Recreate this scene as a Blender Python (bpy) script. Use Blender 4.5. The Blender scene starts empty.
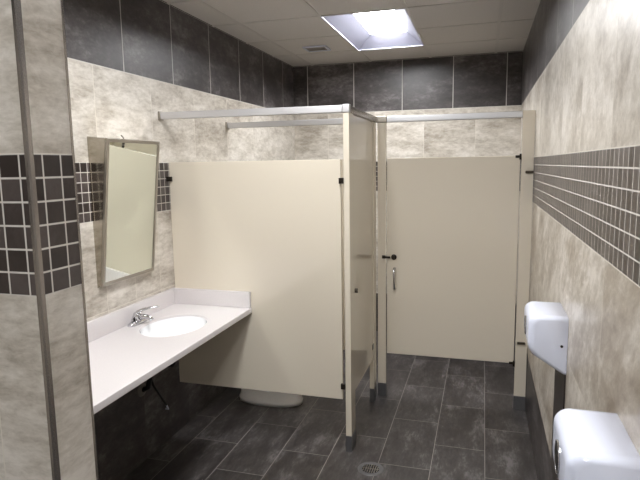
import bpy, bmesh, math, random
from mathutils import Vector, Matrix
random.seed(4)
C = bpy.context.scene.collection

# ------------------------------------------------------------------ measures (metres)
CAMZ = 1.7644
YAW, PITCH, ROLL, FPX = -0.28786, 0.13405, -0.01561, 551.92
L, R = -1.9396, 0.3288            # side walls
S, F, B = 3.1314, 4.0108, 5.658   # first stall line, second stall line, back wall
P = -0.7795                       # stall front running away from us
H, D = 2.7927, 2.2978             # ceiling, light / dark tile boundary
ST, SB = 1.7986, 1.4938           # mosaic band
DB = 0.4127                       # dark base
X2, Y1, Y2 = -0.9067, 0.9428, 1.0735   # end of the entry wall
CX, CH = -1.3828, 0.883           # counter front, counter top
LP, TP, TR = 0.3406, 1.8073, 2.106
RY = -1.9                         # rear wall

# ------------------------------------------------------------------ node helper
class NT:
    def __init__(s, name):
        s.m = bpy.data.materials.new(name); s.m.use_nodes = True
        s.t = s.m.node_tree; s.t.nodes.clear()
        s.out = s.t.nodes.new('ShaderNodeOutputMaterial')
        s.b = s.t.nodes.new('ShaderNodeBsdfPrincipled')
        s.t.links.new(s.b.outputs[0], s.out.inputs[0])
    def n(s, ty, **kw):
        x = s.t.nodes.new(ty)
        for k, v in kw.items(): setattr(x, k, v)
        return x
    def put(s, sock, v):
        if hasattr(v, 'is_output') or isinstance(v, bpy.types.NodeSocket): s.t.links.new(v, sock)
        else: sock.default_value = v
    def mth(s, op, a, b=None, c=None):
        x = s.n('ShaderNodeMath', operation=op)
        s.put(x.inputs[0], a)
        if b is not None: s.put(x.inputs[1], b)
        if c is not None: s.put(x.inputs[2], c)
        return x.outputs[0]
    def comb(s, x, y, z):
        c = s.n('ShaderNodeCombineXYZ')
        for i, v in enumerate((x, y, z)): s.put(c.inputs[i], v)
        return c.outputs[0]
    def mix(s, f, a, b):
        x = s.n('ShaderNodeMix', data_type='RGBA')
        s.put(x.inputs[0], f)
        s.put(x.inputs[6], a if not isinstance(a, tuple) else (*a, 1)[:4])
        s.put(x.inputs[7], b if not isinstance(b, tuple) else (*b, 1)[:4])
        return x.outputs[2]
    def noise(s, vec, scale, detail=4, rough=.55, dist=0):
        x = s.n('ShaderNodeTexNoise')
        s.t.links.new(vec, x.inputs['Vector'])
        x.inputs['Scale'].default_value = scale; x.inputs['Detail'].default_value = detail
        x.inputs['Roughness'].default_value = rough; x.inputs['Distortion'].default_value = dist
        return x.outputs[0]
    def ramp(s, f, stops):
        x = s.n('ShaderNodeValToRGB'); e = x.color_ramp.elements
        while len(e) < len(stops): e.new(.5)
        for i, (p, c) in enumerate(stops):
            e[i].position = p; e[i].color = (*c, 1)
        s.t.links.new(f, x.inputs[0]); return x.outputs[0]
    def bump(s, h, strength=.3, dist=.002):
        x = s.n('ShaderNodeBump'); x.inputs['Strength'].default_value = strength
        x.inputs['Distance'].default_value = dist
        s.t.links.new(h, x.inputs['Height']); s.t.links.new(x.outputs[0], s.b.inputs['Normal'])

def lin(r, g, b):
    f = lambda c: (c/255/12.92) if c/255 <= .04045 else ((c/255+.055)/1.055)**2.4
    return (f(r), f(g), f(b))

def simple(name, col, rough=.5, metal=0, spec=.5, coat=0, noise=0):
    n = NT(name); b = n.b
    b.inputs['Base Color'].default_value = (*col, 1)
    b.inputs['Roughness'].default_value = rough; b.inputs['Metallic'].default_value = metal
    b.inputs['Specular IOR Level'].default_value = spec; b.inputs['Coat Weight'].default_value = coat
    b.inputs['Coat Roughness'].default_value = .1
    if noise:
        g = n.n('ShaderNodeNewGeometry')
        f = n.noise(g.outputs['Position'], 220, 2)
        a = tuple(c*(1-noise) for c in col); d = tuple(min(1, c*(1+noise)) for c in col)
        n.t.links.new(n.ramp(f, [(.3, a), (.7, d)]), b.inputs['Base Color'])
    return n.m

def tile_mat(name, ax, pu, ou, pv, ov, stops, grout, gw=.004, nscale=(3, 9), rough=.35,
             tint=.05, half=False, shear=0, gv=True, spec=.5, cloud=.5):
    """procedural tiles: ax = world axis for u (0 x, 1 y); v is z, or y for floors (ax = 'F')"""
    n = NT(name)
    g = n.n('ShaderNodeNewGeometry'); s = n.n('ShaderNodeSeparateXYZ')
    n.t.links.new(g.outputs['Position'], s.inputs[0])
    if ax == 'F': u, v = s.outputs[0], s.outputs[1]
    else: u, v = s.outputs[ax], s.outputs[2]
    cu = n.mth('DIVIDE', n.mth('SUBTRACT', u, ou), pu); iu = n.mth('FLOOR', cu); fu = n.mth('SUBTRACT', cu, iu)
    vv = n.mth('DIVIDE', n.mth('SUBTRACT', v, ov), pv)
    if half:
        vv = n.mth('ADD', vv, n.mth('MULTIPLY', n.mth('FLOORED_MODULO', iu, 2.0), .5))
    iv = n.mth('FLOOR', vv); fv = n.mth('SUBTRACT', vv, iv)
    du = n.mth('MULTIPLY', n.mth('MINIMUM', fu, n.mth('SUBTRACT', 1.0, fu)), pu)
    dv = n.mth('MULTIPLY', n.mth('MINIMUM', fv, n.mth('SUBTRACT', 1.0, fv)), pv)
    d = n.mth('MINIMUM', du, dv) if gv else du
    mr = n.n('ShaderNodeMapRange'); n.put(mr.inputs[0], d)
    mr.inputs[1].default_value = gw*.5-.0006; mr.inputs[2].default_value = gw*.5+.0006
    body = mr.outputs[0]
    wn = n.n('ShaderNodeTexWhiteNoise', noise_dimensions='2D')
    n.t.links.new(n.comb(iu, iv, 0.0), wn.inputs['Vector']); rnd = wn.outputs['Value']
    us = n.mth('ADD', u, n.mth('MULTIPLY', v, shear))
    vec = n.comb(n.mth('MULTIPLY', us, nscale[0]), n.mth('MULTIPLY', v, nscale[1]), n.mth('MULTIPLY', rnd, 37.0))
    f1 = n.noise(vec, 1.0, 9, .68, .25)
    vec2 = n.comb(n.mth('MULTIPLY', us, nscale[0]*.6), n.mth('MULTIPLY', v, nscale[1]*.35), n.mth('ADD', n.mth('MULTIPLY', rnd, 51.0), 9.0))
    f2 = n.noise(vec2, 1.0, 5, .55, .4)
    f = n.mth('ADD', n.mth('MULTIPLY', f1, 1-cloud), n.mth('MULTIPLY', f2, cloud))
    vec3 = n.comb(n.mth('MULTIPLY', us, nscale[0]*5), n.mth('MULTIPLY', v, nscale[1]*3.2), n.mth('MULTIPLY', rnd, 23.0))
    f3 = n.noise(vec3, 1.0, 6, .7, .3)
    f = n.mth('ADD', f, n.mth('MULTIPLY', n.mth('SUBTRACT', f3, .5), .42))
    f = n.mth('ADD', f, n.mth('MULTIPLY', n.mth('SUBTRACT', rnd, .5), tint))
    col = n.ramp(f, stops)
    n.t.links.new(n.mix(body, grout, col), n.b.inputs['Base Color'])
    r = n.mth('ADD', rough, n.mth('MULTIPLY', n.mth('SUBTRACT', 1.0, body), .4))
    n.t.links.new(r, n.b.inputs['Roughness'])
    n.b.inputs['Specular IOR Level'].default_value = spec
    n.bump(body, .3, .0012)
    return n.m

# ------------------------------------------------------------------ colours
LIGHT = [(.32, lin(142, 133, 121)), (.44, lin(176, 168, 156)), (.51, lin(193, 186, 175)), (.64, lin(218, 212, 203))]
DARK = [(.34, lin(46, 42, 41)), (.47, lin(62, 57, 56)), (.55, lin(78, 73, 72)), (.68, lin(118, 113, 113))]
MOS = [(.2, lin(46, 39, 36)), (.5, lin(62, 54, 51)), (.8, lin(82, 74, 71))]
FLO = [(.34, lin(42, 38, 37)), (.46, lin(55, 51, 50)), (.55, lin(68, 64, 63)), (.68, lin(104, 100, 100))]
GL = lin(218, 212, 200); GD = lin(190, 186, 180); GM = lin(205, 200, 192); GF = lin(142, 137, 132)

def bands(tag_, ax, ou_dark, ou_light, pu, shear=0, low_pu=None, low_ou=None, sc=(4.5, 15)):
    return [
        tile_mat(tag_+'_base', ax, pu, ou_dark, 1.0, -.5, DARK, lin(98, 93, 90), .003, (4, 10), .4, shear=shear, gv=False),
        tile_mat(tag_+'_low', ax, low_pu or pu, ou_light if low_ou is None else low_ou, .494, 1.000-.494*3, LIGHT, GL, .003, sc, .32, shear=shear),
        tile_mat(tag_+'_mosaic', ax, .0508, 0, .0508, SB, MOS, GM, .0042, (14, 14), .3, tint=.6),
        tile_mat(tag_+'_light', ax, pu, ou_light, .4992, ST, LIGHT, GL, .003, sc, .32, shear=shear),
        tile_mat(tag_+'_dark', ax, pu, ou_dark, .4949, D, DARK, GD, .007, (4, 10), .38, shear=shear)]

M = {}
M['left'] = bands('left_tile', 1, 2.747, 2.482, .5165, low_pu=.258, low_ou=2.735-.0)
M['back'] = bands('back_tile', 0, -1.784, -1.567, .494)
M['right'] = bands('right_tile', 1, 2.50, 2.182, .509, shear=.15, low_pu=.509, sc=(5, 8))
BROWN = [(.32, lin(140, 127, 112)), (.45, lin(170, 160, 146)), (.52, lin(188, 180, 168)), (.62, lin(214, 207, 197))]
M['right'][1] = tile_mat('right_tile_low', 1, .509, 2.182, .494, 1.0-.494*3, BROWN, GL, .003, (4, 6), .32, shear=.6)
M['stub'] = bands('entry_tile', 0, -1.1, -1.052, .5, sc=(4.5, 15))
M['stubend'] = bands('entry_end_tile', 1, .5, .5, .9, sc=(5, 14))
M['floor'] = tile_mat('floor_tile', 'F', .305, -1.478, .61, 3.357, FLO, GF, .0035, (13, 6), .36, half=True, tint=.06)
M['ceiling'] = simple('ceiling_board', lin(200, 196, 192), .95, spec=.1, noise=.06)
M['tbar'] = simple('ceiling_bar', lin(192, 188, 184), .8)
M['beige'] = simple('beige_paint', lin(216, 207, 190), .15, spec=.5, noise=.01)
pb = M['beige'].node_tree.nodes['Principled BSDF']; pb.inputs['Coat Weight'].default_value = .55; pb.inputs['Coat Roughness'].default_value = .07; pb.inputs['Coat IOR'].default_value = 1.6
M['alu'] = simple('brushed_aluminium', lin(214, 214, 216), .38, .75)
M['steel'] = simple('satin_steel', lin(168, 162, 152), .34, .9)
M['shoe'] = simple('shoe_steel', lin(122, 122, 124), .4, .8)
M['trim'] = simple('edge_strip_metal', lin(172, 166, 161), .27, .9)
M['chrome'] = simple('chrome', lin(205, 205, 208), .14, 1)
M['blackmet'] = simple('dark_bronze', lin(44, 38, 32), .35, .6)
M['bracket'] = simple('bracket_metal', lin(92, 84, 74), .35, .8)
M['counter'] = simple('white_stone', lin(212, 207, 207), .28, noise=.035)
M['porcelain'] = simple('porcelain', lin(240, 241, 243), .12, coat=.3)
M['dryer'] = simple('white_enamel', lin(224, 229, 245), .22, coat=.3)
M['black'] = simple('black_plastic', lin(22, 22, 24), .35)
M['guard'] = simple('dark_guard', lin(54, 48, 46), .4)
M['mirror'] = simple('mirror_glass', (.80, .84, .78), .012, 1)
M['reflector'] = simple('reflector_white', lin(112, 112, 124), .5)
M['vent'] = simple('vent_enamel', lin(172, 167, 160), .6)
M['hole'] = simple('drain_black', lin(12, 12, 12), .6)
M['hose'] = simple('black_hose', lin(26, 26, 26), .5)
M['pvc'] = simple('grey_pipe', lin(120, 116, 112), .4, .4)
em = NT('lamp_lens'); em.b.inputs['Base Color'].default_value = (.9, .9, .9, 1)
em.b.inputs['Emission Color'].default_value = (.975, .985, 1, 1); em.b.inputs['Emission Strength'].default_value = 26
M['lamp'] = em.m
em2 = NT('dim_lamp_lens'); em2.b.inputs['Base Color'].default_value = (.9, .9, .9, 1)
em2.b.inputs['Emission Color'].default_value = (.975, .985, 1, 1); em2.b.inputs['Emission Strength'].default_value = 22
M['lamp_dim'] = em2.m

# ------------------------------------------------------------------ mesh helpers
def mesh(name, bm, mats, parent=None, bevel=0, seg=2, smooth=False, kind=None):
    bmesh.ops.recalc_face_normals(bm, faces=bm.faces[:])
    me = bpy.data.meshes.new(name); bm.to_mesh(me); bm.free()
    for m in (mats if isinstance(mats, list) else [mats]): me.materials.append(m)
    o = bpy.data.objects.new(name, me); C.objects.link(o)
    if parent: o.parent = parent; o.matrix_parent_inverse = Matrix.Translation(-parent.location)
    if smooth:
        for p in me.polygons: p.use_smooth = True
    if bevel:
        md = o.modifiers.new('bevel', 'BEVEL'); md.width = bevel; md.segments = seg; md.limit_method = 'ANGLE'
        md.angle_limit = math.radians(35)
        for p in me.polygons: p.use_smooth = True
        wn = o.modifiers.new('wn', 'WEIGHTED_NORMAL'); wn.keep_sharp = False
    if kind: o['kind'] = kind
    return o

def box(bm, x0, x1, y0, y1, z0, z1, mi=0):
    vs = [bm.verts.new((x, y, z)) for x in (x0, x1) for y in (y0, y1) for z in (z0, z1)]
    for f in ((0,1,3,2), (4,6,7,5), (0,4,5,1), (2,3,7,6), (0,2,6,4), (1,5,7,3)):
        fc = bm.faces.new([vs[i] for i in f]); fc.material_index = mi
    return vs

def prism(bm, pts, axis, a, b):
    """closed 2-D outline extruded along an axis from a to b"""
    def v(p, t):
        return {0: (t, p[0], p[1]), 1: (p[0], t, p[1]), 2: (p[0], p[1], t)}[axis]
    A = [bm.verts.new(v(p, a)) for p in pts]; Bq = [bm.verts.new(v(p, b)) for p in pts]
    bm.faces.new(A); bm.faces.new(Bq[::-1]); k = len(pts)
    for i in range(k): bm.faces.new([A[i], A[(i+1) % k], Bq[(i+1) % k], Bq[i]])

def tube(bm, pts, rad, seg=14, cap=True):
    pts = [Vector(p) for p in pts]; rs = rad if isinstance(rad, (list, tuple)) else [rad]*len(pts)
    rings = []; up = None
    for i, p in enumerate(pts):
        t = (pts[min(i+1, len(pts)-1)]-pts[max(i-1, 0)]).normalized()
        if up is None: up = t.orthogonal().normalized()
        up = (up-t*up.dot(t)).normalized(); sd = t.cross(up)
        rings.append([bm.verts.new(p+(up*math.cos(a)+sd*math.sin(a))*rs[i]) for a in [2*math.pi*k/seg for k in range(seg)]])
    for a, b in zip(rings, rings[1:]):
        for k in range(seg): bm.faces.new([a[k], a[(k+1) % seg], b[(k+1) % seg], b[k]])
    if cap: bm.faces.new(rings[0][::-1]); bm.faces.new(rings[-1])

def loft(bm, rings, cap0=True, cap1=True):
    rs = [[bm.verts.new(p) for p in r] for r in rings]
    for a, b in zip(rs, rs[1:]):
        k = len(a)
        for i in range(k): bm.faces.new([a[i], a[(i+1) % k], b[(i+1) % k], b[i]])
    if cap0: bm.faces.new(rs[0][::-1])
    if cap1: bm.faces.new(rs[-1])
    return rs

def ell(cx, cy, z, ax, ay, n=40, pw=2.0):
    out = []
    for k in range(n):
        a = 2*math.pi*k/n; c, s = math.cos(a), math.sin(a)
        out.append((cx+ax*math.copysign(abs(c)**(2/pw), c), cy+ay*math.copysign(abs(s)**(2/pw), s), z))
    return out

def thing(name, label, cat, loc, group=None):
    o = bpy.data.objects.new(name, None); C.objects.link(o); o.location = loc
    o.empty_display_size = .05
    o['label'] = label; o['category'] = cat
    if group: o['group'] = group
    return o
def tag(o, label, cat, group=None):
    o['label'] = label; o['category'] = cat
    if group: o['group'] = group
    return o
NB = bmesh.new

# ------------------------------------------------------------------ room shell
LV = [0, DB, SB, ST, D, H]      # band heights
def wall_slab(name, key, x0, x1, y0, y1, mats=None, base=DB):
    LV = [0, base, SB, ST, D, H]
    bm = NB(); mats = mats or M[key]
    nm = len(LV)-1
    grid = [[[bm.verts.new((x, y, z)) for z in LV] for y in (y0, y1)] for x in (x0, x1)]
    def q(a, b):
        for k in range(nm):
            f = bm.faces.new([a[k], b[k], b[k+1], a[k+1]]); f.material_index = k
    c = [grid[0][0], grid[1][0], grid[1][1], grid[0][1]]
    for i in range(4): q(c[i], c[(i+1) % 4])
    bm.faces.new([v[0] for v in c]); bm.faces.new([v[nm] for v in c])
    return mesh(name, bm, mats, kind='structure')

T = .12
wall_slab('wall_left', 'left', L-T, L, RY-T, B+T, base=.506)
wall_slab('wall_right', 'right', R, R+T, RY-T, B+T)
wall_slab('wall_back', 'back', L, R, B, B+T)
wall_slab('wall_front', 'back', L, R, RY-T, RY)

# entry partition wall whose tiled end faces the room
bm = NB()
for (xa, xb, off) in ((L, X2, 0),):
    nm = 5
    cs = [[bm.verts.new((x, y, z)) for z in LV] for x, y in ((L, Y1), (X2, Y1), (X2, Y2), (L, Y2))]
    for i in range(4):
        a, b = cs[i], cs[(i+1) % 4]
        for k in range(nm):
            f = bm.faces.new([a[k], b[k], b[k+1], a[k+1]]); f.material_index = k+(5 if i == 1 else 0)
    bm.faces.new([v[0] for v in cs]); bm.faces.new([v[nm] for v in cs])
# the entry wall is light tile down to the floor and up to the ceiling
ms = list(M['stub']); ms[0] = ms[1]; ms[4] = ms[3]
me_ = list(M['stubend']); me_[0] = me_[1]; me_[4] = me_[3]
# plain, seamless long tiles on the narrow end
me_[1] = tile_mat('entry_end_low', 1, .9, .5, 3.0, -1.5, LIGHT, GL, .003, (4.5, 15), .32); me_[0] = me_[1]
me_[3] = tile_mat('entry_end_high', 1, .9, .5, 3.0, ST, LIGHT, GL, .003, (4.5, 15), .32); me_[4] = me_[3]
me_[2] = tile_mat('entry_end_mosaic', 1, .0535, .978, .0508, SB, MOS, GM, .0042, (14, 14), .3, tint=.6)
ms[1] = tile_mat('entry_low', 0, .61, -1.052, 3.0, -1.5, LIGHT, GL, .003, (4.5, 15), .32); ms[0] = ms[1]
ms[2] = tile_mat('entry_mosaic', 0, .0535, -.988, .0508, SB, MOS, GM, .0042, (14, 14), .3, tint=.6)
mesh('wall_entry', bm, ms+me_, kind='structure')

bm = NB(); e = .0012; w = .011
prism(bm, [(X2-w, Y1-e), (X2-.002, Y1-e-.0015), (X2+.0015+e, Y1-.001), (X2+e, Y1+w), (X2, Y1+w), (X2, Y1), (X2-w, Y1)], 2, .001, H-.001)
mesh('trim_1', bm, M['trim'], kind='structure')
bm = NB()
prism(bm, [(X2, Y2-.005), (X2+e, Y2-.005), (X2+e+.001, Y2+.001), (X2-.001, Y2+e+.001), (X2-.006, Y2+e), (X2-.006, Y2), (X2, Y2)], 2, .001, H-.001)
mesh('trim_2', bm, M['trim'], kind='structure')

bm = NB(); box(bm, L-T, R+T, RY-T, B+T, -.1, 0); mesh('floor', bm, M['floor'], kind='structure')

# suspended ceiling: boards on a 0.61 m grid with openings for the two lights
GX = [L, -1.728, -1.117, -.522, .087, R]
GY = [RY]+[3.858+.6095*k for k in range(-9, 3)]+[B]
LA, LB = (-1.117, -.522), (-.522, .087)
LIGHTS = [(LA, 3.858, 5.077), (LA, 3.858-4*.6095, 3.858-2*.6095), (LB, 3.858-8*.6095, 3.858-6*.6095)]
def hole(x, y):
    return any(lx[0] < x < lx[1] and a < y < b for lx, a, b in LIGHTS)
bm = NB()
for xa, xb in zip(GX, GX[1:]):
    for ya, yb in zip(GY, GY[1:]):
        if not hole((xa+xb)/2, (ya+yb)/2): box(bm, xa, xb, ya, yb, H+.004, H+.02, 0)
for x in GX[1:-1]:
    for ya, yb in zip(GY, GY[1:]):
        ym = (ya+yb)/2; l_, r_ = hole(x-.1, ym), hole(x+.1, ym)
        box(bm, x if l_ else x-.012, x if r_ else x+.012, ya, yb, H, H+.006, 1)
for y in GY[1:-1]:
    for xa, xb in zip(GX, GX[1:]):
        xm = (xa+xb)/2; n_, f_ = hole(xm, y-.1), hole(xm, y+.1)
        if not (n_ and f_): box(bm, xa, xb, y if n_ else y-.012, y if f_ else y+.012, H-.0002, H+.0058, 1)
box(bm, L, R, RY, B, H+.2, H+.25, 0)
mesh('ceiling', bm, [M['ceiling'], M['tbar']], kind='structure')

# ------------------------------------------------------------------ troffer lights
def troffer(LX, y0, y1, label, lens='lamp'):
    x0, x1 = LX[0]+.001, LX[1]-.001; y0 += .001; y1 -= .001
    t = thing('ceiling_light', label, 'ceiling light', ((x0+x1)/2, (y0+y1)/2, H), 'recessed ceiling lights')
    bm = NB(); z = H+.001; zt = H+.11
    a, b, c, d = x0+.14, x1-.14, y0+.10, y1-.10
    o = [bm.verts.new(p) for p in ((x0, y0, z), (x1, y0, z), (x1, y1, z), (x0, y1, z))]
    i = [bm.verts.new(p) for p in ((a, c, zt), (b, c, zt), (b, d, zt), (a, d, zt))]
    for k in range(4): bm.faces.new([o[k], o[(k+1) % 4], i[(k+1) % 4], i[k]])
    bmesh.ops.recalc_face_normals(bm, faces=bm.faces[:])
    r = mesh('reflector', bm, M['reflector'], t)
    sd = r.modifiers.new('s', 'SOLIDIFY'); sd.thickness = .003; sd.offset = 0
    bm = NB()
    # gently curved diffuser basket over the tubes
    k = 12; cx = (a+b)/2; hw = (b-a)/2
    prof = [(cx-hw+2*hw*j/k, zt-.001-.006*math.sin(math.pi*j/k)) for j in range(k+1)]
    prism(bm, prof+[(b, zt+.006), (a, zt+.006)], 1, c+.001, d-.001)
    mesh('diffuser', bm, M[lens], t)
    bm = NB()
    for (xa, xb, ya, yb) in ((x0, x0+.008, y0, y1), (x1-.008, x1, y0, y1), (x0+.008, x1-.008, y0, y0+.008), (x0+.008, x1-.008, y1-.008, y1)):
        box(bm, xa, xb, ya, yb, H-.002, H+.001)
    mesh('frame', bm, M['dryer'], t)
troffer(*LIGHTS[0], 'bright recessed ceiling light over the toilet stalls')
troffer(*LIGHTS[1], 'recessed ceiling light over the sink counter, out of the photo above')
troffer(*LIGHTS[2], 'recessed ceiling light over the entry behind the camera', 'lamp_dim')

# air vent
t = thing('ceiling_vent', 'small square grey air vent in the ceiling left of the light', 'air vent', (-1.437, 4.84, H))
bm = NB()
x0, x1, y0, y1 = -1.538, -1.33, 4.745, 4.935
for (xa, xb, ya, yb) in ((x0, x0+.018, y0, y1), (x1-.018, x1, y0, y1), (x0+.018, x1-.018, y0, y0+.018), (x0+.018, x1-.018, y1-.018, y1)):
    box(bm, xa, xb, ya, yb, H-.014, H-.0005)
mesh('frame', bm, M['dryer'], t)
bm = NB()
for k in range(7):
    y = y0+.024+k*.0205
    prism(bm, [(y, H-.012), (y+.003, H-.012), (y+.013, H-.003), (y+.010, H-.003)], 0, x0+.018, x1-.018)
mesh('grille', bm, M['vent'], t)

# ------------------------------------------------------------------ toilet partitions
def bracket(parent, x, y, z, sx=.02, sy=.02, sz=.018, m='blackmet'):
    bm = NB(); box(bm, x-sx, x+sx, y-sy, y+sy, z-sz, z+sz)
    tube(bm, [(x, y-sy-.004, z), (x, y-sy, z)], .006, 10)
    return mesh('bracket', bm, M[m], parent, bevel=.003)

PT = .032
# side panel facing the camera
t = thing('partition_panel', 'large beige side panel of the left stall, behind the sink counter', 'partition panel', ((L+P)/2, S+.02, LP))
bm = NB(); box(bm, L+.012, P-.018, S+.004, S+.026, LP-.004, TP-.008)
mesh('panel', bm, M['beige'], t, bevel=.003)
bracket(t, L+.018, S-.006, 1.694, .018, .009, .015)
bracket(t, P-.012, S-.006, 1.675, .014, .009, .017)
bracket(t, P-.012, S-.006, .425, .014, .009, .017)

# rear panel between the two stalls
t = thing('partition_panel', 'beige dividing panel between the two stalls, hidden behind the front one', 'partition panel', ((L+P)/2, F+.02, LP))
bm = NB(); box(bm, L+.012, P-.006, F+.004, F+.026, LP, TP)
mesh('panel', bm, M['beige'], t, bevel=.003)
bracket(t, L+.016, F-.006, 1.69, .016, .009, .015)

def pilaster(label, x0, x1, y0, y1, ztop, shoe=.105):
    t = thing('pilaster', label, 'pilaster', ((x0+x1)/2, (y0+y1)/2, 0), 'stall pilasters')
    bm = NB(); box(bm, x0, x1, y0, y1, .02, ztop); mesh('post', bm, M['beige'], t, bevel=.003)
    bm = NB()
    e = .0015
    for (a, b, c, d) in ((x0-e, x0, y0-e, y1+e), (x1, x1+e, y0-e, y1+e), (x0, x1, y0-e, y0), (x0, x1, y1, y1+e)):
        box(bm, a, b, c, d, 0.0005, shoe)
    mesh('shoe', bm, M['shoe'], t)
    return t
RZ = TR-.042
pilaster('slim beige post at the near front corner of the left stall', P, P+PT+.004, S, S+.115, RZ)
pilaster('beige post at the far end of the glossy left stall front', P, P+PT, 3.885, F-.028, RZ)
pilaster('narrow beige post on the latch side of the far stall door', -.741, -.680, F, F+PT, RZ)
rp = pilaster('beige post between the far stall door and the right wall', .245, R-.0045, F, F+PT, RZ+.045)
bracket(rp, R-.030, F-.008, 1.70, .026, .0065, .008, 'bracket')
bracket(rp, R-.047, F-.008, .50, .026, .0065, .008, 'bracket')

# left stall door in the front running away from us
t = thing('stall_door', 'glossy beige stall front seen at a narrow angle between two posts', 'stall door', (P+.016, S+.4, LP))
bm = NB(); box(bm, P+.006, P+.029, S+.121, 3.878, LP+.002, RZ-.004)
mesh('door_leaf', bm, M['beige'], t, bevel=.003)
bm = NB(); tube(bm, [(P+.029, S+.155, .99), (P+.040, S+.155, .99)], [.015, .013], 20); box(bm, P+.039, P+.046, S+.151, S+.159, .975, 1.005)
mesh('latch', bm, M['bracket'], t, bevel=.002)
bm = NB(); box(bm, P+.0295, P+.0325, 3.84, 3.879, .42, .46); box(bm, P+.012, P+.022, 3.872, 3.8848, .42, .46)
mesh('hinge', bm, M['blackmet'], t)

# far stall door facing the camera
t = thing('stall_door', 'wide beige far stall door with chrome pull and round latch', 'stall door', (-.215, F+.015, LP))
bm = NB(); box(bm, -.673, .237, F+.004, F+.027, LP+.004, TP+.002)
mesh('door_leaf', bm, M['beige'], t, bevel=.003)
bm = NB()
tube(bm, [(-.620, F+.004, 1.086), (-.620, F-.006, 1.086), (-.620, F-.010, 1.086)], [.021, .021, .015], 24)
box(bm, -.624, -.616, F-.024, F-.009, 1.072, 1.100)
mesh('latch', bm, M['blackmet'], t, bevel=.0015)
bm = NB()
box(bm, -.708, -.682, F-.010, F-.0005, 1.074, 1.098); box(bm, -.683, -.646, F-.012, F-.002, 1.076, 1.092)
mesh('keeper', bm, M['blackmet'], t, bevel=.0015)
bm = NB()
hx = -.616
tube(bm, [(hx, F+.004, 1.000), (hx, F-.018, .998), (hx, F-.028, .985), (hx+.001, F-.032, .925), (hx+.002, F-.028, .862), (hx+.002, F-.018, .848), (hx+.002, F+.004, .846)], [.012, .010, .0085, .0085, .0085, .010, .012], 14)
mesh('pull_handle', bm, M['chrome'], t, smooth=True)
for z in (TP-.004, LP+.006):
    bm = NB(); box(bm, .206, .243, F-.004, F+.003, z-.008, z+.010)
    tube(bm, [(.238, F-.004, z-.02), (.238, F-.004, z+.02)], .007, 12)
    mesh('hinge', bm, M['blackmet'], t, bevel=.001)

# headrails
def cchannel(bm, p0, p1, wd=.036):
    x0, y0 = p0; x1, y1 = p1
    if y0 == y1: box(bm, x0, x1, y0, y0+wd, RZ, TR)
    else: box(bm, x0, x0+wd, y0, y1, RZ, TR)
t = thing('headrail', 'front aluminium headrail from left wall to the corner post, turning back', 'headrail', ((L+P)/2, S, RZ))
bm = NB()
for v in box(bm, L+.012, P-.004, S-.003, S+.033, RZ, TR):
    if v.co.x < -1.5: v.co.y -= .062
mesh('rail', bm, M['alu'], t, bevel=.004)
bm = NB(); box(bm, P+.001, P+.037, S+.040, F-.010, RZ+.001, TR-.001); mesh('return_rail', bm, M['trim'], t, bevel=.004)  # darker metal than the front rail: shade on its side put into the colour
bm = NB(); box(bm, P-.004, P+.040, S-.006, S+.038, RZ-.002, TR+.004); mesh('corner_cap', bm, M['alu'], t, bevel=.006)
bm = NB(); box(bm, L+.0005, L+.012, S-.070, S-.022, RZ-.006, TR+.006)
mesh('wall_bracket', bm, M['steel'], t, bevel=.002)
t = thing('headrail', 'rear aluminium headrail over the far stall door, wall to wall', 'headrail', ((L+R)/2, F, RZ))
bm = NB(); box(bm, L+.012, P-.001, F-.001, F+.034, RZ, TR); mesh('rail', bm, M['alu'], t, bevel=.004)
bm = NB(); box(bm, P, P+.04, F-.009, F+.036, RZ+.001, TR+.003); box(bm, P+.036, -.676, F-.005, F+.036, RZ+.001, TR+.003); mesh('corner_cap', bm, M['steel'], t, bevel=.003)
bm = NB(); box(bm, -.675, .244, F-.001, F+.034, RZ, TR); mesh('door_rail', bm, M['alu'], t, bevel=.004)
bm = NB(); box(bm, L+.0005, L+.012, F-.010, F+.042, RZ-.008, TR+.006)
mesh('wall_bracket', bm, M['steel'], t, bevel=.002)

# ------------------------------------------------------------------ toilet (left stall, tank on the left wall)
ty = 3.735
t = thing('toilet', 'white toilet whose base shows under the left stall panel', 'toilet', (-1.5, ty, 0))
bm = NB()
fx = -1.515
rings = [ell(fx, ty, 0.0005, .25, .118, 44, 2.4), ell(fx, ty, .03, .253, .121, 44, 2.4), ell(fx, ty, .055, .24, .112, 44, 2.3),
         ell(fx, ty, .16, .225, .10, 44, 2.2), ell(fx+.02, ty, .26, .235, .13, 44, 2.2), ell(fx+.06, ty, .35, .26, .175, 44, 2.1),
         ell(fx+.07, ty, .385, .27, .185, 44, 2.1), ell(fx+.07, ty, .395, .262, .178, 44, 2.1)]
inner = [ell(fx+.08, ty, .395, .20, .135, 44), ell(fx+.08, ty, .33, .17, .11, 44), ell(fx+.06, ty, .22, .08, .06, 44)]
loft(bm, rings+inner)
mesh('bowl', bm, M['porcelain'], t, smooth=True)
bm = NB()
loft(bm, [ell(fx+.07, ty, .397, .268, .183, 44, 2.1), ell(fx+.07, ty, .415, .268, .183, 44, 2.1), ell(fx+.08, ty, .415, .19, .125, 44), ell(fx+.08, ty, .397, .19, .125, 44)], False, False)
mesh('seat', bm, M['porcelain'], t)
bm = NB(); box(bm, L+.02, L+.20, ty-.20, ty+.20, .38, .72); mesh('tank', bm, M['porcelain'], t, bevel=.02, seg=3)
bm = NB(); box(bm, L+.014, L+.21, ty-.21, ty+.21, .722, .75); mesh('tank_lid', bm, M['porcelain'], t, bevel=.008, seg=3)
bm = NB(); tube(bm, [(L+.20, ty-.14, .66), (L+.22, ty-.14, .66)], .012, 12); tube(bm, [(L+.22, ty-.14, .66), (L+.222, ty-.08, .652)], .006, 10)
mesh('flush_lever', bm, M['chrome'], t, bevel=.001)

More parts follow.
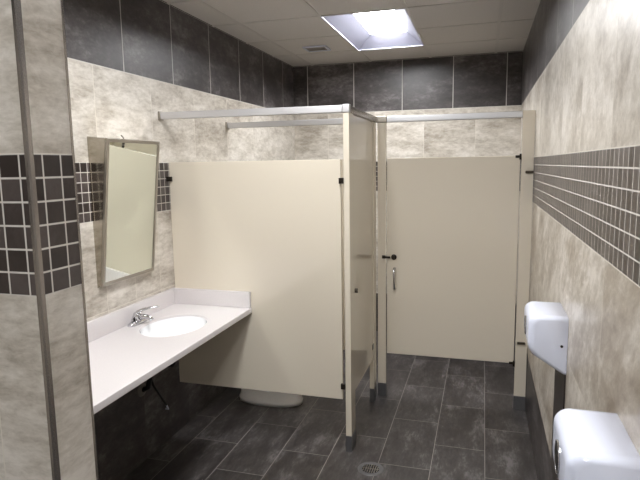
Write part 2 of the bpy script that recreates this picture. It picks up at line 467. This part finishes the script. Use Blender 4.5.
# ------------------------------------------------------------------ counter, sink, faucet
SX, SY, SA, SBY = -1.660, 2.675, .170, .222
t = thing('countertop', 'long white stone vanity countertop along the left wall', 'countertop', ((L+CX)/2, 2.1, CH))
cy0, cy1, cx0, cx1 = Y2+.002, S+.002, L+.001, CX
bm = NB(); N = 64
def slab_ring(z):
    inn = [(SX+SA*math.cos(2*math.pi*k/N), SY+SBY*math.sin(2*math.pi*k/N)) for k in range(N)]
    return [bm.verts.new((x, y, z)) for x, y in inn]
def outer_pt(a):
    c, s = math.cos(a), math.sin(a); t_ = 1e9
    if c > 1e-9: t_ = min(t_, (cx1-SX)/c)
    if c < -1e-9: t_ = min(t_, (cx0-SX)/c)
    if s > 1e-9: t_ = min(t_, (cy1-SY)/s)
    if s < -1e-9: t_ = min(t_, (cy0-SY)/s)
    return (SX+c*t_, SY+s*t_)
angs = sorted([2*math.pi*k/N for k in range(N)]+[math.atan2(y-SY, x-SX) % (2*math.pi) for x in (cx0, cx1) for y in (cy0, cy1)])
th = .033
top_i = []; top_o = []; bot_i = []; bot_o = []
for a in angs:
    c, s = math.cos(a), math.sin(a); r = 1/math.sqrt((c/SA)**2+(s/SBY)**2)
    ox, oy = outer_pt(a); ix, iy = SX+c*r, SY+s*r
    top_i.append(bm.verts.new((ix, iy, CH))); top_o.append(bm.verts.new((ox, oy, CH)))
    bot_i.append(bm.verts.new((ix, iy, CH-th))); bot_o.append(bm.verts.new((ox, oy, CH-th)))
K = len(angs)
for k in range(K):
    j = (k+1) % K
    bm.faces.new([top_i[k], top_o[k], top_o[j], top_i[j]]); bm.faces.new([bot_i[k], bot_i[j], bot_o[j], bot_o[k]])
    bm.faces.new([top_i[k], top_i[j], bot_i[j], bot_i[k]]); bm.faces.new([top_o[k], bot_o[k], bot_o[j], top_o[j]])
mesh('slab', bm, M['counter'], t, bevel=.004)
bm = NB(); box(bm, L+.001, L+.021, cy0, S-.020, CH+.0003, CH+.103); mesh('backsplash', bm, M['counter'], t, bevel=.002)
bm = NB(); box(bm, L+.001, CX-.004, S-.019, S+.001, CH+.0003, CH+.103); mesh('side_splash', bm, M['counter'], t, bevel=.002)

t = thing('sink', 'oval white undermount sink set into the countertop', 'sink', (SX, SY, CH-.2))
bm = NB()
prof = [(.985, -.011), (.975, -.030), (.955, -.058), (.89, -.088), (.74, -.113), (.45, -.126), (.12, -.130)]
inner = [ell(SX, SY, CH+z, SA*s_, SBY*s_, 56) for s_, z in prof]
loft(bm, inner, False, False)
outer = [ell(SX, SY, CH+z-(.010 if z < -.05 else 0), SA*s_+(.004 if z < -.05 else .0015), SBY*s_+(.004 if z < -.05 else .0015), 56) for s_, z in prof]
r1 = loft(bm, outer, False, True)
o = mesh('basin', bm, M['porcelain'], t, smooth=True)
bm = NB(); tube(bm, [(SX, SY, CH-.134), (SX, SY, CH-.126)], [.026, .022], 24); mesh('sink_drain', bm, M['chrome'], t, smooth=False)

fxx, fy = -1.884, 2.650
t = thing('faucet', 'chrome single lever faucet behind the oval sink', 'faucet', (fxx, fy, CH)); faucet = t
bm = NB(); loft(bm, [ell(fxx, fy, CH+.0005, .026, .078, 32, 3), ell(fxx, fy, CH+.010, .026, .078, 32, 3), ell(fxx, fy, CH+.017, .019, .068, 32, 3)])
mesh('base_plate', bm, M['chrome'], t, smooth=True)
bm = NB(); loft(bm, [ell(fxx, fy, CH+.012, .024, .026, 28), ell(fxx, fy, CH+.045, .021, .022, 28), ell(fxx, fy, CH+.060, .020, .020, 28), ell(fxx, fy, CH+.068, .012, .012, 28)])
mesh('body', bm, M['chrome'], t, smooth=True)
bm = NB(); tube(bm, [(fxx, fy, CH+.035), (fxx+.035, fy+.004, CH+.042), (fxx+.06, fy+.006, CH+.042), (fxx+.082, fy+.008, CH+.036), (fxx+.092, fy+.009, CH+.024)], [.018, .016, .014, .013, .012], 18)
mesh('spout', bm, M['chrome'], t, smooth=True)
bm = NB()
pts = [(-.018, -.030, .020), (-.012, -.018, .046), (0, 0, .066), (.03, .022, .080), (.062, .045, .086), (.092, .066, .088), (.102, .073, .087)]
wd = [.018, .022, .021, .014, .010, .009, .004]
rg = []
for (dx, dy, dz), w_ in zip(pts, wd):
    c = Vector((fxx+dx, fy+dy, CH+dz)); sd = Vector((-.6, .8, 0)); 
    rg.append([c+sd*w_*math.cos(a)+Vector((0, 0, 1))*min(.011, w_*.6)*math.sin(a) for a in [2*math.pi*k/16 for k in range(16)]])
loft(bm, rg)
mesh('lever', bm, M['chrome'], t, smooth=True)
bm = NB(); tube(bm, [(fxx+.01, fy-.045, CH+.012), (fxx+.01, fy-.045, CH+.024)], [.008, .005], 12); mesh('lift_rod', bm, M['chrome'], t)

# plumbing under the counter
t = thing('drain_pipe', 'dark drain pipe with round wall flange under the counter', 'drain pipe', (L, 2.68, .45))
bm = NB()
tube(bm, [(SX-.01, SY, CH-.142), (SX-.012, SY, .68), (SX-.03, SY+.01, .645), (SX-.07, SY+.02, .635), (SX-.11, SY+.03, .645), (SX-.13, SY+.035, .66), (SX-.19, SY+.04, .60), (L+.05, SY+.05, .47), (L+.012, SY+.05, .45)], .016, 16)
mesh('trap', bm, M['hose'], t, smooth=True)
bm = NB(); tube(bm, [(L+.001, SY+.05, .45), (L+.010, SY+.05, .45), (L+.016, SY+.05, .45)], [.042, .040, .022], 28)
mesh('wall_flange', bm, M['pvc'], t)
t = thing('supply_hose', 'black hose with pale end fitting, on the wall under the counter', 'hose', (L+.02, 2.97, .22))
bm = NB(); tube(bm, [(L+.052, fy+.06, CH-.036), (L+.046, fy+.062, .80), (L+.040, 2.74, .60), (L+.034, 2.80, .45), (L+.03, 2.935, .265)], .007, 12)
mesh('tube', bm, M['hose'], t, smooth=True)
bm = NB(); tube(bm, [(L+.03, 2.935, .265), (L+.020, 2.968, .222), (L+.0005, 2.972, .218)], .0065, 12); mesh('fitting', bm, M['dryer'], t)

# ------------------------------------------------------------------ tilted mirror
my0, my1 = 2.402, 2.875
bx, bz, tx, tz = L+.034, 1.150, L+.121, 1.918
t = thing('mirror', 'tilted steel-framed wall mirror above the sink counter', 'mirror', (L, (my0+my1)/2, bz))
ax_ = Vector((tx-bx, 0, tz-bz)); hh = ax_.length; uu = ax_.normalized(); nn = Vector((uu.z, 0, -uu.x))
def mp(v, y, n_): q = Vector((bx, y, bz))+uu*v+nn*n_; return (q.x, y, q.z)
def mbox(bm, v0, v1, y0, y1, n0, n1):
    vs = [bm.verts.new(mp(v, y, n_)) for v in (v0, v1) for y in (y0, y1) for n_ in (n0, n1)]
    for f in ((0,1,3,2), (4,6,7,5), (0,4,5,1), (2,3,7,6), (0,2,6,4), (1,5,7,3)): bm.faces.new([vs[i] for i in f])
fw = .019
bm = NB()
mbox(bm, 0, fw, my0, my1, -.012, .002); mbox(bm, hh-fw, hh, my0, my1, -.012, .002)
mbox(bm, fw, hh-fw, my0, my0+fw, -.012, .002); mbox(bm, fw, hh-fw, my1-fw, my1, -.012, .002)
mesh('frame', bm, M['steel'], t, bevel=.0015)
bm = NB(); mbox(bm, fw-.002, hh-fw+.002, my0+fw-.002, my1-fw+.002, -.006, -.002)
mesh('glass', bm, M['mirror'], t)
sw = simple('side_plate_steel', lin(176, 170, 158), .16, 1)
for y in (my0, my1-.003):
    bm = NB(); q0 = mp(.004, 0, -.0125); q1 = mp(hh-.002, 0, -.0125)
    prism(bm, [(L+.001, bz-.01), (q0[0], q0[2]), (q1[0], q1[2]), (L+.001, tz+.010)], 1, y, y+.003)
    mesh('side_plate', bm, sw, t)
bm = NB(); q1 = mp(hh-.004, 0, -.0125); prism(bm, [(L+.001, tz+.008), (q1[0], q1[2]-.003), (q1[0], q1[2]), (L+.001, tz+.012)], 1, my0+.0035, my1-.0035)
mesh('top_plate', bm, sw, t)
bm = NB(); tube(bm, [(L+.06, 2.62, tz+.006), (L+.06, 2.62, tz+.014), (L+.055, 2.617, tz+.022), (L+.047, 2.62, tz+.024)], .004, 8)
mesh('hook', bm, M['steel'], t, smooth=True)

# ------------------------------------------------------------------ hand dryers
def dryer(y0, y1, ztop, label):
    t = thing('hand_dryer', label, 'hand dryer', (R, (y0+y1)/2, ztop-.23), 'white hand dryers on the right wall')
    zt = ztop; W = R-.001; PR = .145
    # side outline (x, z), top edge and front are well rounded
    def arc(cx, cz, r, a0, a1, n=6): return [(cx+r*math.cos(math.radians(a0+(a1-a0)*k/n)), cz+r*math.sin(math.radians(a0+(a1-a0)*k/n))) for k in range(n+1)]
    out = [(W, zt)]+arc(R-PR+.035, zt-.035, .035, 90, 180, 7)+arc(R-PR+.12, zt-.105, .12, 180, 196, 3)
    out += [(R-.130, zt-.155), (R-.119, zt-.166), (R-.070, zt-.198), (R-.012, zt-.234), (W, zt-.237)]
    cz = zt-.11; bm = NB(); rings = []
    m = 6; rr = .030
    steps = [(y0+rr*(1-math.cos(math.pi/2*k/m)), rr*(1-math.sin(math.pi/2*k/m))) for k in range(m+1)]
    steps += [(y1-(y-y0), ins) for y, ins in steps[::-1]]
    for y, ins in steps:
        ring = []
        for x, z in out:
            fx_ = (W-x)/PR
            nx = x+ins*fx_*1.0; nz = z+(cz-z)*ins/.12*.55
            ring.append((nx, y, nz))
        rings.append(ring)
    loft(bm, rings)
    mesh('shell', bm, M['dryer'], t, smooth=True)
    yc = (y0+y1)/2; xs = R-PR
    def ring_(name, y, z, r0, r1, d, m_):
        bm = NB(); a = [(xs+.002, r1), (xs-d, r1), (xs-d-.001, r1-.001), (xs-d-.001, r0), (xs-.0005, r0*.95)]
        rs = [[(x, y+r*math.cos(2*math.pi*k/28), z+r*1.15*math.sin(2*math.pi*k/28)) for k in range(28)] for x, r in a]
        loft(bm, rs, False, False); return mesh(name, bm, m_, t, smooth=False)
    zc = zt-.074
    ring_('chrome_ring', yc, zc, .031, .0345, .003, M['chrome'])
    bm = NB(); rs = [[(x, yc+r*math.cos(2*math.pi*k/28), zc+r*1.15*math.sin(2*math.pi*k/28)) for k in range(28)] for x, r in ((xs-.0004, .0308), (xs-.0030, .0305), (xs-.0038, .018))]
    loft(bm, rs); mesh('sensor_window', bm, M['black'], t)
    bm = NB(); tube(bm, [(xs+.055, yc, zt-.176), (xs+.045, yc, zt-.200)], [.030, .026], 24); mesh('nozzle', bm, M['chrome'], t)
    bm = NB(); tube(bm, [(R-.022, y0+.001, zt-.115), (R-.022, y0-.002, zt-.115)], .0055, 14); mesh('screw', bm, M['black'], t)
    return t
dryer(2.245, 2.515, 1.169, 'farther white hand dryer on the right wall, above a dark strip')
dryer(1.195, 1.455, 1.151, 'nearer white hand dryer cut off at the photo bottom right')
for y0, y1, lb in ((2.255, 2.535, 'dark vertical guard strip on the right wall below the farther dryer'),):
    bm = NB(); box(bm, R-.006, R-.0005, y0, y1, DB-.01, .955)
    tag(mesh('wall_guard', bm, M['guard'], bevel=.001), lb, 'wall guard')

# ------------------------------------------------------------------ floor drain
t = thing('floor_drain', 'round metal floor drain in the dark tile near the corner post', 'floor drain', (-.594, 2.976, 0))
bm = NB(); dx, dy = -.594, 2.976
loft(bm, [ell(dx, dy, .0003, .076, .076, 40), ell(dx, dy, .003, .074, .074, 40), ell(dx, dy, .003, .052, .052, 40), ell(dx, dy, .0006, .050, .050, 40)], False, False)
mesh('rim', bm, M['shoe'], t)
bm = NB(); loft(bm, [ell(dx, dy, .0004, .051, .051, 32), ell(dx, dy, .0008, .0505, .0505, 32)]); mesh('recess', bm, M['hole'], t)
bm = NB()
for k in range(-3, 4):
    x = dx+k*.0135; hl = math.sqrt(.049**2-(k*.0135)**2)
    box(bm, x-.0028, x+.0028, dy-hl, dy+hl, .0009, .0030)
box(bm, dx-.048, dx+.048, dy-.004, dy+.004, .0009, .0029)
mesh('grate', bm, M['chrome'], t)

# ------------------------------------------------------------------ camera, world, view
cam = bpy.data.cameras.new('camera'); co = bpy.data.objects.new('camera', cam); C.objects.link(co)
cam.sensor_fit = 'HORIZONTAL'; cam.sensor_width = 36; cam.lens = FPX/640*36; cam.clip_start = .02
fx, fy_ = math.sin(YAW), math.cos(YAW)
fwd = Vector((fx*math.cos(PITCH), fy_*math.cos(PITCH), -math.sin(PITCH)))
r = Vector((fy_, -fx, 0)); up = r.cross(fwd)
r2 = r*math.cos(ROLL)+up*math.sin(ROLL); u2 = -r*math.sin(ROLL)+up*math.cos(ROLL)
m = Matrix.Identity(4)
for i in range(3): m[i][0] = r2[i]; m[i][1] = u2[i]; m[i][2] = -fwd[i]; 
m[2][3] = CAMZ
co.matrix_world = m
bpy.context.scene.camera = co
w = bpy.data.worlds.new('world'); bpy.context.scene.world = w; w.use_nodes = True
w.node_tree.nodes['Background'].inputs[0].default_value = (.8, .8, .8, 1); w.node_tree.nodes['Background'].inputs[1].default_value = .0
sc = bpy.context.scene
sc.view_settings.view_transform = 'Standard'; sc.view_settings.look = 'None'
sc.view_settings.exposure = .95; sc.view_settings.gamma = 1
sc.cycles.caustics_reflective = True; sc.cycles.blur_glossy = 0; sc.cycles.max_bounces = 12; sc.cycles.diffuse_bounces = 8; sc.cycles.use_denoising = True
